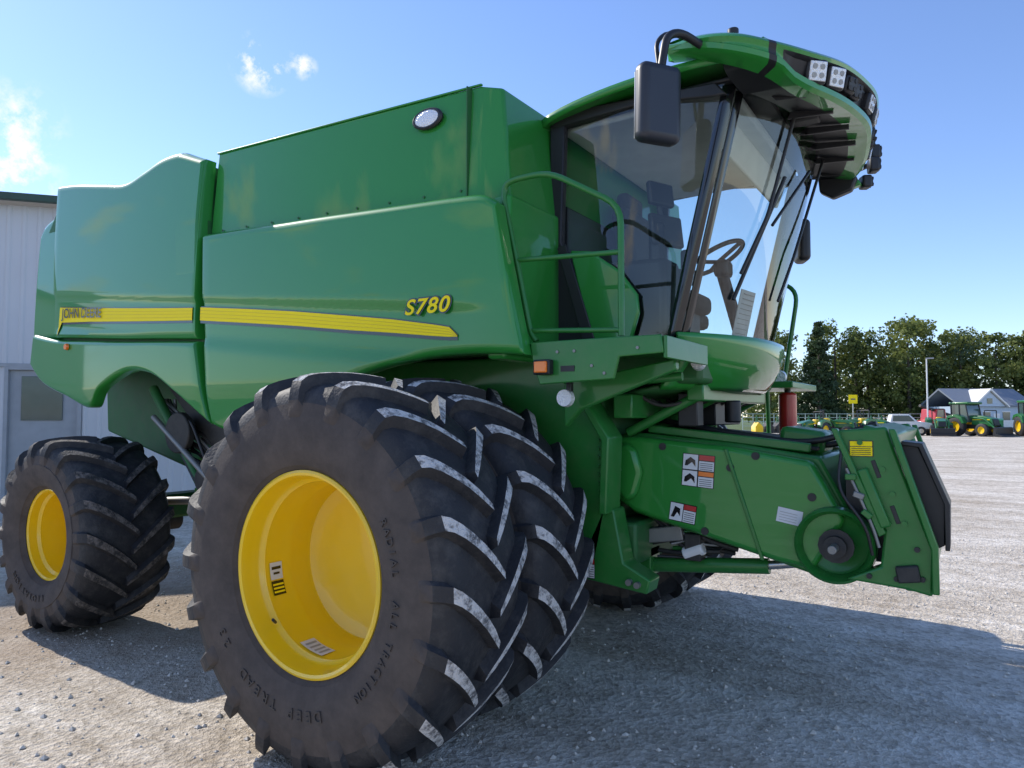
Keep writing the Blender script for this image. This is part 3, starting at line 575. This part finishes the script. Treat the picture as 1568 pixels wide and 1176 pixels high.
# ------------------------------------------------------------ setting
TH=rad(32.6)
def lot(a,d,z=0):   # yard axes: a along the yard frontage, d deeper into the yard
    return (2.76+.8425*a-.5388*d,-4.83+.5388*a+.8425*d,z)
m,nt,b=newmat('gravel_ground'); N=nt.nodes; Lk=nt.links
tc=N.new('ShaderNodeTexCoord')
def noise(sc,det=4,r=.6):
    n=N.new('ShaderNodeTexNoise'); n.inputs['Scale'].default_value=sc; n.inputs['Detail'].default_value=det; n.inputs['Roughness'].default_value=r; Lk.new(tc.outputs['Object'],n.inputs['Vector']); return n
def ramp(src,p0,c0,p1,c1):
    r=N.new('ShaderNodeValToRGB'); r.color_ramp.elements[0].position=p0; r.color_ramp.elements[0].color=(*c0,1); r.color_ramp.elements[1].position=p1; r.color_ramp.elements[1].color=(*c1,1); Lk.new(src,r.inputs[0]); return r
def mix(f,a,b_,t='MIX'):
    x=N.new('ShaderNodeMix'); x.data_type='RGBA'; x.blend_type=t
    if isinstance(f,float): x.inputs['Factor'].default_value=f
    else: Lk.new(f,x.inputs['Factor'])
    Lk.new(a,x.inputs['A']); Lk.new(b_,x.inputs['B']); return x.outputs['Result']
big=ramp(noise(.6,5).outputs['Fac'],.32,(.66,.575,.47),.60,(.86,.79,.69))
med=ramp(noise(6,6,.75).outputs['Fac'],.36,(.70,.68,.65),.57,(1,1,1))
vor=N.new('ShaderNodeTexVoronoi'); vor.inputs['Scale'].default_value=30; Lk.new(tc.outputs['Object'],vor.inputs['Vector'])
vbw=N.new('ShaderNodeSeparateXYZ'); Lk.new(vor.outputs['Color'],vbw.inputs[0])
vc=ramp(vbw.outputs[0],.0,(.70,.69,.68),.6,(1,1,1))
vor2=N.new('ShaderNodeTexVoronoi'); vor2.inputs['Scale'].default_value=95; Lk.new(tc.outputs['Object'],vor2.inputs['Vector'])
c=mix(1.0,big.outputs[0],med.outputs[0],'MULTIPLY'); c=mix(1.0,c,vc.outputs[0],'MULTIPLY')
mp=N.new('ShaderNodeMapping'); mp.inputs['Rotation'].default_value=(0,0,rad(20)); mp.inputs['Scale'].default_value=(.12,1.6,1); Lk.new(tc.outputs['Object'],mp.inputs['Vector'])
tn=N.new('ShaderNodeTexNoise'); tn.inputs['Scale'].default_value=1.0; tn.inputs['Detail'].default_value=4; Lk.new(mp.outputs[0],tn.inputs['Vector'])
tr=ramp(tn.outputs['Fac'],.42,(.82,.80,.77),.56,(1,1,1)); c=mix(1.0,c,tr.outputs[0],'MULTIPLY')
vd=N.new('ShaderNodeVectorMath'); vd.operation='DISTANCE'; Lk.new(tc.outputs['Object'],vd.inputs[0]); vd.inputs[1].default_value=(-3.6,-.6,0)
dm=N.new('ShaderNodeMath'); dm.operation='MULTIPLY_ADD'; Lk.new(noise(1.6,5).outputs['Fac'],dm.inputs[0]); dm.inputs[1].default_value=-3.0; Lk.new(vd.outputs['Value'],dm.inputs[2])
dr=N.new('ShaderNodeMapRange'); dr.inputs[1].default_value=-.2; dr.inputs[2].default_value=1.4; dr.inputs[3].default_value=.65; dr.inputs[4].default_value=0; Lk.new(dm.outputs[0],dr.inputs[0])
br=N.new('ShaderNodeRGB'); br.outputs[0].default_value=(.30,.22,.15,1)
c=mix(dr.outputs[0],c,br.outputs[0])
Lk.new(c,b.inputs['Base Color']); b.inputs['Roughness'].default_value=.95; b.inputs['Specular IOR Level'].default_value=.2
ad=N.new('ShaderNodeMath'); ad.operation='ADD'; Lk.new(vor.outputs['Distance'],ad.inputs[0]); ad2=N.new('ShaderNodeMath'); ad2.operation='MULTIPLY_ADD'; Lk.new(vor2.outputs['Distance'],ad2.inputs[0]); ad2.inputs[1].default_value=.5; Lk.new(noise(3,6,.8).outputs['Fac'],ad2.inputs[2]); Lk.new(ad2.outputs[0],ad.inputs[1])
bp=N.new('ShaderNodeBump'); bp.inputs['Strength'].default_value=.5; bp.inputs['Distance'].default_value=.03; Lk.new(ad.outputs[0],bp.inputs['Height']); Lk.new(bp.outputs[0],b.inputs['Normal'])
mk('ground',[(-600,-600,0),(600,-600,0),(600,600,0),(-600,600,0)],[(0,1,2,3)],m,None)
STONE=pm('stone',(.62,.57,.50),.9,var=.45,scale=3)
vs=[];fs=[]
for i in range(9000):
    a=random.uniform(-4.5,7); d=1.5+9.5*random.random()**1.6
    x,y,_=lot(a,d); r=random.choice([.004,.005,.006,.007,.009,.012,.017])*random.uniform(.7,1.3)
    o=len(vs)
    P=[(1,0,0),(-1,0,0),(0,1,0),(0,-1,0),(0,0,.8),(0,0,-.5)]
    rr=random.random()*6
    for p in P:
        k=r*random.uniform(.7,1.3); vs.append((x+k*(p[0]*math.cos(rr)-p[1]*math.sin(rr)),y+k*(p[0]*math.sin(rr)+p[1]*math.cos(rr)),k*p[2]+r*.2))
    for f in((0,2,4),(2,1,4),(1,3,4),(3,0,4),(2,0,5),(1,2,5),(3,1,5),(0,3,5)): fs.append(tuple(o+q for q in f))
mk('loose_gravel',vs,fs,STONE,None)
# trees
LEAF=pm('foliage',(.10,.14,.035),.7,var=.4,scale=.25,transl=.4); LEAF2=pm('foliage_light',(.18,.21,.05),.7,var=.3,scale=.3,transl=.4); LEAF3=pm('foliage_dark',(.05,.085,.032),.7,var=.4,scale=.3,transl=.3)
BARK=pm('bark',(.08,.065,.05),.9)
def trees(name,spec,dens=1):
    vs=[];fs=[];mi=[]
    for (x,y,h,w,kind) in spec:
        o=len(vs); n=7
        for (z,r) in((0,.28),(h*.3,.2),(h*.75,.07)):
            for i in range(n): a=2*math.pi*i/n; vs.append((x+r*math.cos(a),y+r*math.sin(a),z))
        for k in range(2):
            for i in range(n): j=(i+1)%n; fs.append((o+k*n+i,o+k*n+j,o+(k+1)*n+j,o+(k+1)*n+i)); mi.append(3)
        cl=[]
        if kind=='spruce':
            for i in range(80):
                t=random.random()**.8; z=h*(.06+.92*t); rr=w*.5*(1-t)*random.uniform(.5,1); a=random.random()*6.28
                cl.append((x+rr*math.cos(a),y+rr*math.sin(a),z,.35+w*.13*(1-t),.5))
        else:
            for i in range(52):
                a=random.random()*6.28; t=random.random(); z=h*(.10+.83*t); prof=math.sin(math.pi*min(1,.25+.68*t))**.6
                rr=w*.5*prof*math.sqrt(random.random())
                cl.append((x+rr*math.cos(a),y+rr*math.sin(a),z,w*random.uniform(.10,.18),.75))
        tone=random.random()
        for (cx,cy,cz,cr,fl) in cl:
            shade=random.random()*.6+tone*.4; base=2 if kind=='spruce' else (0 if shade<.45 else (1 if shade<.8 else 2))
            for i in range(int(60*dens)):
                u=random.gauss(0,1);v=random.gauss(0,1);w_=random.gauss(0,1); l=math.sqrt(u*u+v*v+w_*w_)+1e-6; q=cr*random.uniform(.55,1.1)
                P=Vector((cx+u/l*q,cy+v/l*q,cz+w_/l*q*fl))
                s=random.uniform(.13,.28); o=len(vs)
                d1=Vector((random.gauss(0,1),random.gauss(0,1),random.gauss(0,1))).normalized(); d2=d1.cross(Vector((random.gauss(0,1),random.gauss(0,1),random.gauss(0,1)))).normalized()
                vs+= [P+d1*s,P+d2*s*.7,P-d1*s,P-d2*s*.7]; fs.append((o,o+1,o+2,o+3)); mi.append(base)
    me=bpy.data.meshes.new(name); me.from_pydata([tuple(v) for v in vs],[],fs); me.update()
    for p,i in zip(me.polygons,mi): p.material_index=i
    return link(me,name,[LEAF,LEAF2,LEAF3,BARK],None)
sp=[]
for i in range(20):
    a=31+i*2.3+random.uniform(-.6,.6); d=86+random.uniform(-4,5)
    h=random.uniform(12.3,14.3)-max(0,(i-7))*.24; k='spruce' if i in(2,3,15) else 'oak'
    x,y,_=lot(a,d); sp.append((x,y,h,random.uniform(6,8.5) if k=='oak' else 5.5,k))
for i in range(12):
    x,y,_=lot(40+i*5,116+random.uniform(-4,4)); sp.append((x,y,random.uniform(11,14),9,'oak'))
trees('distant_trees',sp)
sp=[]
for i in range(16):
    x,y,_=lot(-110+i*14+random.uniform(-3,3),-105+random.uniform(-6,6)); sp.append((x,y,random.uniform(8,13),15,'oak'))
trees('tree_row',sp,.5)
GR=pm('grass',(.09,.13,.035),.95,var=.4,scale=.5)
mk('grass_verge',[lot(-20,72,.004),lot(140,72,.004),lot(260,300,.004),lot(-40,300,.004)],[(0,1,2,3)],GR,None)
# metal shed building
SIDING=pm('metal_siding',(.60,.60,.62),.5,var=.06,scale=1); TRIM=pm('trim_dark_green',(.03,.07,.05),.5); GREYD=pm('door_grey',(.36,.37,.39),.5); ROOFM=pm('metal_roof',(.25,.27,.27),.4)
B=empty('metal_shed',lot(-8.0,12.2),TH+rad(17))
Lw=14
def ribwall(nm,x0,x1,z0,z1,mat,par,y=0,pitch=.23):
    vs=[];fs=[];x=x0;pr=[]
    while x<x1-.001:
        for dx,dy in((0,0),(.03,-.022),(.07,-.022),(.10,0)): pr.append((min(x+dx,x1),y+dy))
        x+=pitch
    pr.append((x1,y))
    for px,py in pr: vs+=[(px,py,z0),(px,py,z1)]
    for i in range(len(pr)-1): fs.append((2*i,2*i+1,2*i+3,2*i+2))
    return mk(nm,vs,fs,mat,par)
ribwall('wall_upper',-Lw,3.2,2.62,5.35,SIDING,B); ribwall('wall_right',.55,3.2,0,2.60,SIDING,B); ribwall('wall_left',-Lw,-.6,0,2.60,SIDING,B)
box('girt_flashing',(-5.4,-.03,2.61),(17.2,.04,.06),GREYD,B,bw=.004)
box('door',(-.02,.06,1.28),(1.05,.06,2.5),GREYD,B); box('door_window',(-.05,.02,2.05),(.62,.03,.75),WIN,B,bw=.004)
for nm,c_,s_ in(('door_frame_left',(-.57,0,1.29),(.06,.10,2.58)),('door_frame_right',(.53,0,1.29),(.06,.10,2.58)),('door_frame_top',(-.02,0,2.56),(1.04,.10,.06))): box(nm,c_,s_,GREYD,B,bw=.004)
box('door_handle',(.38,-.0,1.05),(.12,.05,.03),STEEL,B)
box('side_wall_right',(3.2,6,2.67),(.1,12,5.34),SIDING,B,bw=0); box('side_wall_left',(-Lw,6,2.67),(.1,12,5.34),SIDING,B,bw=0)
prism('roof',[(-.25,5.36),(-.25,5.48),(6,7.0),(12.25,5.48),(12.25,5.36),(6,6.88)],-Lw-.3,3.5,ROOFM,B,axis='X',bw=0)
box('gutter',(-5.4,-.30,5.42),(17.8,.12,.12),TRIM,B)
cyl('bollard',lot(-6.75,10.9),lot(-6.75,10.9,1.15),.09,YDEC,None,bw=.02)
# house
HS=pm('house_siding',(.45,.55,.66),.7); SH=pm('shingles',(.20,.23,.28),.9)
hb=empty('house',lot(51.5,79),TH+rad(8)); hb.scale=(.78,.78,.95)
box('walls',(0,0,1.4),(11,7,2.8),HS,hb,bw=0); prism('roof',[(-3.9,2.75),(-3.9,2.95),(0,4.9),(3.9,2.95),(3.9,2.75),(0,4.7)],-5.9,5.9,SH,hb,axis='X',bw=0)
prism('gable',[(-3.8,2.8),(-1.4,4.5),(1.0,2.8)],-3.95,-.5,HS,hb,axis='Y',bw=0)
prism('gable_roof',[(-4.2,2.65),(-4.2,2.82),(-1.4,4.8),(1.4,2.82),(1.4,2.65),(-1.4,4.6)],-4.3,-.5,WHITE,hb,bw=0)
for x in(-4,-1.5,1.5,4): box('window',(x,-3.52,1.6),(1.1,.06,1.1),WIN,hb,bw=0); box('window_frame',(x,-3.515,2.2),(1.3,.06,.1),WHITE,hb,bw=0)
box('gable_window',(-1.4,-3.97,3.4),(.8,.06,.6),WIN,hb,bw=0)
box('porch_rail',(0,-4.6,.8),(9,.08,.9),WHITE,hb,bw=0); box('door',(0,-3.52,1.0),(.95,.08,2.0),WHITE,hb,bw=0)
h2=empty('garage',lot(57.5,80),TH+rad(5))
box('walls',(0,0,1.2),(5,5,2.4),HS,h2,bw=0); prism('roof',[(-2.8,2.35),(-2.8,2.5),(0,3.7),(2.8,2.5),(2.8,2.35)],-2.7,2.7,SH,h2,axis='X',bw=0); box('garage_door',(0,-2.53,1.0),(2.6,.05,2.0),WHITE,h2,bw=0)
# tractors
TG=pm('tractor_green',(.02,.15,.035),.35,0,.5)
def rowwheel(nm,x,y,r,w,par):
    lathe(nm+'_tyre',[(-w/2,r*.55),(-w/2,r*.9),(-w*.4,r),(w*.4,r),(w/2,r*.9),(w/2,r*.55)],RUB2,par,28,loc=(x,y,r)); 
    lathe(nm+'_rim',[(-w*.45,r*.56),(-w*.2,r*.5),(-w*.1,.0)],YEL,par,24,loc=(x,y,r)); lathe(nm+'_rim_b',[(w*.45,r*.56),(w*.2,r*.5),(w*.1,.0)],YEL,par,24,loc=(x,y,r))
def tractor(a,d,rot,s=1,cab=True,loader=True):
    e=empty('tractor',lot(a,d),rot); e.scale=(s,s,s)
    for sg in(-1,1):
        rowwheel('rear_wheel',-.8,sg*.85,.75,.42,e); rowwheel('front_wheel',1.25,sg*.75,.5,.3,e)
        prism('fender',[(-1.6,1.2),(-1.4,1.6),(-.8,1.72),(-.2,1.5),(0,1.0),(-.2,1.0),(-.4,1.35),(-.8,1.5),(-1.3,1.4)],sg*.62,sg*1.08,TG,e,bw=.02)
    prism('hood',[(.1,.9),(.1,1.65),(1.0,1.6),(1.75,1.4),(1.85,.85),(1.6,.75)],-.38,.38,TG,e,bw=.06,seg=3); prism('grille',[(1.70,.85),(1.70,1.38),(1.86,1.3),(1.92,.85)],-.3,.3,BLACK,e,bw=.02)
    box('chassis',(.3,0,.75),(2.6,.45,.35),DARK,e); box('hood_stripe',(.9,0,1.3),(1.4,.79,.05),YDEC,e,bw=0)
    if cab:
        prism('cab_glass',[(-1.3,1.4),(-1.35,2.5),(-.1,2.5),(.15,1.5),(.05,1.1),(-.5,1.1)],-.7,.7,WIN,e,bw=.02)
        for sg in(-1,1):
            tube('cab_post',[(.15,sg*.72,1.3),(-.08,sg*.72,2.5)],.05,BLACK,e); tube('cab_post',[(-1.3,sg*.72,1.4),(-1.35,sg*.72,2.5)],.05,BLACK,e); tube('cab_post',[(-.6,sg*.72,1.2),(-.65,sg*.72,2.5)],.04,BLACK,e)
        box('cab_roof',(-.65,0,2.6),(1.7,1.6,.2),TG,e,bw=.08,seg=3)
    else:
        tube('rollbar',[(-1.1,-.5,1.2),(-1.1,-.5,2.5),(-1.1,.5,2.5),(-1.1,.5,1.2)],.05,BLACK,e); box('seat',(-.7,0,1.5),(.5,.5,.5),YEL,e,bw=.08)
    if loader:
        for sg in(-1,1): tube('loader_arm',[(.1,sg*.5,1.5),(1.3,sg*.5,1.35),(2.3,sg*.5,.45)],.07,TG,e,.2)
        prism('loader_bucket',[(2.2,.1),(2.3,.75),(2.45,.7),(2.45,.25),(2.95,.12),(2.95,.06),(2.25,.06)],-.95,.95,BLACK,e,bw=.01)
    return e
tractor(36.0,60,TH+rad(-115),.9,False); tractor(38.2,59,TH+rad(-70),1.05); tractor(40.6,60.5,TH+rad(-125),.85,False); tractor(42.9,58,TH+rad(-100),1.1); tractor(46,58,TH+rad(-60),1.0)
tractor(23.5,56,TH+rad(-150),.8,False); tractor(25.8,57,TH+rad(-40),.85,False); tractor(28.0,58,TH+rad(-160),.85,False,True); tractor(30.2,60,TH+rad(-60),.85,False,False)
tk=empty('pickup_truck',lot(33.4,62),TH+rad(-20))
prism('body',[(-2.7,.5),(-2.7,1.15),(-.6,1.15),(-.45,1.8),(.9,1.8),(1.5,1.2),(2.6,1.05),(2.7,.55)],-.95,.95,WHITE,tk,bw=.08,seg=3)
prism('windows',[(-.40,1.2),(-.35,1.7),(.85,1.7),(1.3,1.2)],-.97,.97,WIN,tk,bw=.02)
for x in(-1.7,1.75):
    for sg in(-1,1): cyl('wheel',(x,sg*.75,.38),(x,sg*.98,.38),.38,RUB2,tk); cyl('hubcap',(x,sg*.98,.38),(x,sg*.99,.38),.2,STEEL,tk)
fk=empty('telehandler',lot(39.3,66),TH+rad(200))
prism('body',[(-2,.6),(-2,1.5),(-.3,1.6),(-.2,2.3),(.9,2.3),(1.1,1.3),(2.0,1.2),(2.1,.6)],-.8,.8,RED,fk,bw=.06); prism('cab_windows',[(-.1,1.6),(-.05,2.2),(.8,2.2),(.95,1.5)],-.82,.82,WIN,fk,bw=.01)
for x in(-1.2,1.3):
    for sg in(-1,1): cyl('wheel',(x,sg*.7,.5),(x,sg*1.0,.5),.5,RUB2,fk)
tube('boom',[(-1.6,.5,1.6),(2.6,.5,2.6)],.14,DARK,fk)
lp=empty('lamp_post',lot(35.6,61)); cyl('pole',(0,0,0),(0,0,6.6),.07,WHITE,lp,12,.05); box('luminaire',(.25,0,6.6),(.6,.2,.1),GREYD,lp)
sg_=empty('warning_sign',lot(29.2,61),TH); cyl('post',(0,0,0),(0,0,2.8),.04,STEEL,sg_,8); box('plate',(0,-.05,3.1),(.75,.03,.75),YDEC,sg_,bw=.01)
box('arrow_mark',(0,-.07,3.1),(.4,.01,.12),GLOSSB,sg_,bw=0)
FT=pm('fence_rail_pale',(.35,.45,.42),.6)
fe=empty('fence',lot(22,68),TH)
for i in range(22): cyl('post',(i*1.0,0,0),(i*1.0,0,1.9),.035,FT,fe,6)
for z in(.3,.7,1.1,1.5,1.85): box('rail',(10.5,0,z),(21,.04,.05),FT,fe,bw=0)
im=empty('implement_row',lot(27,65),TH)
for i in range(14):
    x=-5+i*.95; prism('deck',[(x,.1),(x,.7),(x+.3,1.1),(x+.7,.7),(x+.7,.1)],-.6,.6,random.choice([TG,TG,DARK,WHITE,YEL]),im,bw=.03); tube('frame',[(x+.2,0,.6),(x+.3,0,1.7),(x+.5,0,.8)],.04,TG,im)
# ------------------------------------------------------------ world
W=bpy.data.worlds.new('World'); S.world=W; W.use_nodes=True; nt=W.node_tree; N=nt.nodes; Lk=nt.links
bg=N['Background']; sky=N.new('ShaderNodeTexSky'); sky.sky_type='NISHITA'; sky.sun_disc=False
EL=rad(37); sx,sy=-1,.09
sky.sun_elevation=EL; sky.sun_rotation=math.atan2(sx,sy); sky.air_density=1.0; sky.dust_density=.1; sky.ozone_density=2.5
bg.inputs[1].default_value=.15
tc=N.new('ShaderNodeTexCoord'); gen=tc.outputs['Generated']
sep=N.new('ShaderNodeSeparateXYZ'); Lk.new(gen,sep.inputs[0])
def math_(op,a,b_=None,c_=None,clamp=False):
    n=N.new('ShaderNodeMath'); n.operation=op; n.use_clamp=clamp
    for i,v in enumerate((a,b_,c_)):
        if v is None: continue
        if isinstance(v,(int,float)): n.inputs[i].default_value=v
        else: Lk.new(v,n.inputs[i])
    return n.outputs[0]
nz=N.new('ShaderNodeTexNoise'); nz.inputs['Scale'].default_value=8; nz.inputs['Detail'].default_value=5; nz.inputs['Roughness'].default_value=.55; Lk.new(gen,nz.inputs['Vector'])
mr_=N.new('ShaderNodeMapRange'); mr_.inputs[1].default_value=.56; mr_.inputs[2].default_value=.66; Lk.new(nz.outputs['Fac'],mr_.inputs[0])
back=math_('MULTIPLY_ADD',sep.outputs[1],-3.0,-.1,True)
tot=math_('MULTIPLY',mr_.outputs[0],back)
nz2=N.new('ShaderNodeTexNoise'); nz2.inputs['Scale'].default_value=26; nz2.inputs['Detail'].default_value=6; nz2.inputs['Roughness'].default_value=.65; Lk.new(gen,nz2.inputs['Vector'])
nzf=math_('MULTIPLY_ADD',nz2.outputs['Fac'],5.0,-2.35,True)
for (dx,dy,dz,w,amp) in((-.716,.552,.427,.040,1.2),(-.68,.585,.43,.02,1.0),(-.877,.356,.321,.055,.8),(-.897,.36,.262,.06,1.0)):
    vm=N.new('ShaderNodeVectorMath'); vm.operation='DISTANCE'; Lk.new(gen,vm.inputs[0]); L_=math.sqrt(dx*dx+dy*dy+dz*dz); vm.inputs[1].default_value=(dx/L_,dy/L_,dz/L_)
    f=math_('SUBTRACT',1,math_('DIVIDE',vm.outputs['Value'],w),None,True)
    tot=math_('ADD',tot,math_('MULTIPLY',nzf,math_('MULTIPLY',f,amp*1.8)),None,True)
tint=N.new('ShaderNodeMix'); tint.data_type='RGBA'; tint.blend_type='MULTIPLY'; tint.inputs['Factor'].default_value=1; Lk.new(sky.outputs[0],tint.inputs['A']); tint.inputs['B'].default_value=(1.25,1.30,1.55,1)
mx=N.new('ShaderNodeMix'); mx.data_type='RGBA'; Lk.new(tot,mx.inputs['Factor']); Lk.new(tint.outputs['Result'],mx.inputs['A']); mx.inputs['B'].default_value=(7.2,7.3,7.5,1)
Lk.new(mx.outputs['Result'],bg.inputs[0])
sl=bpy.data.lights.new('sun','SUN'); sl.energy=5; sl.angle=rad(.5); sl.color=(1,.94,.85)
so=bpy.data.objects.new('sun',sl); S.collection.objects.link(so)
sd=Vector((sx,sy,0)).normalized()*math.cos(EL)+Vector((0,0,math.sin(EL))); so.rotation_euler=sd.to_track_quat('Z','Y').to_euler()
# ------------------------------------------------------------ camera
p=math.atan(47/1090)
D=Vector((-math.sin(TH)*math.cos(p),math.cos(TH)*math.cos(p),math.sin(p)))
cam=bpy.data.cameras.new('camera'); cam.sensor_width=36; cam.lens=36*1090/1568; cam.clip_end=2000; cam.clip_start=.05
co=bpy.data.objects.new('camera',cam); S.collection.objects.link(co); co.location=(2.76,-4.83,1.77); co.rotation_euler=D.to_track_quat('-Z','Y').to_euler(); S.camera=co
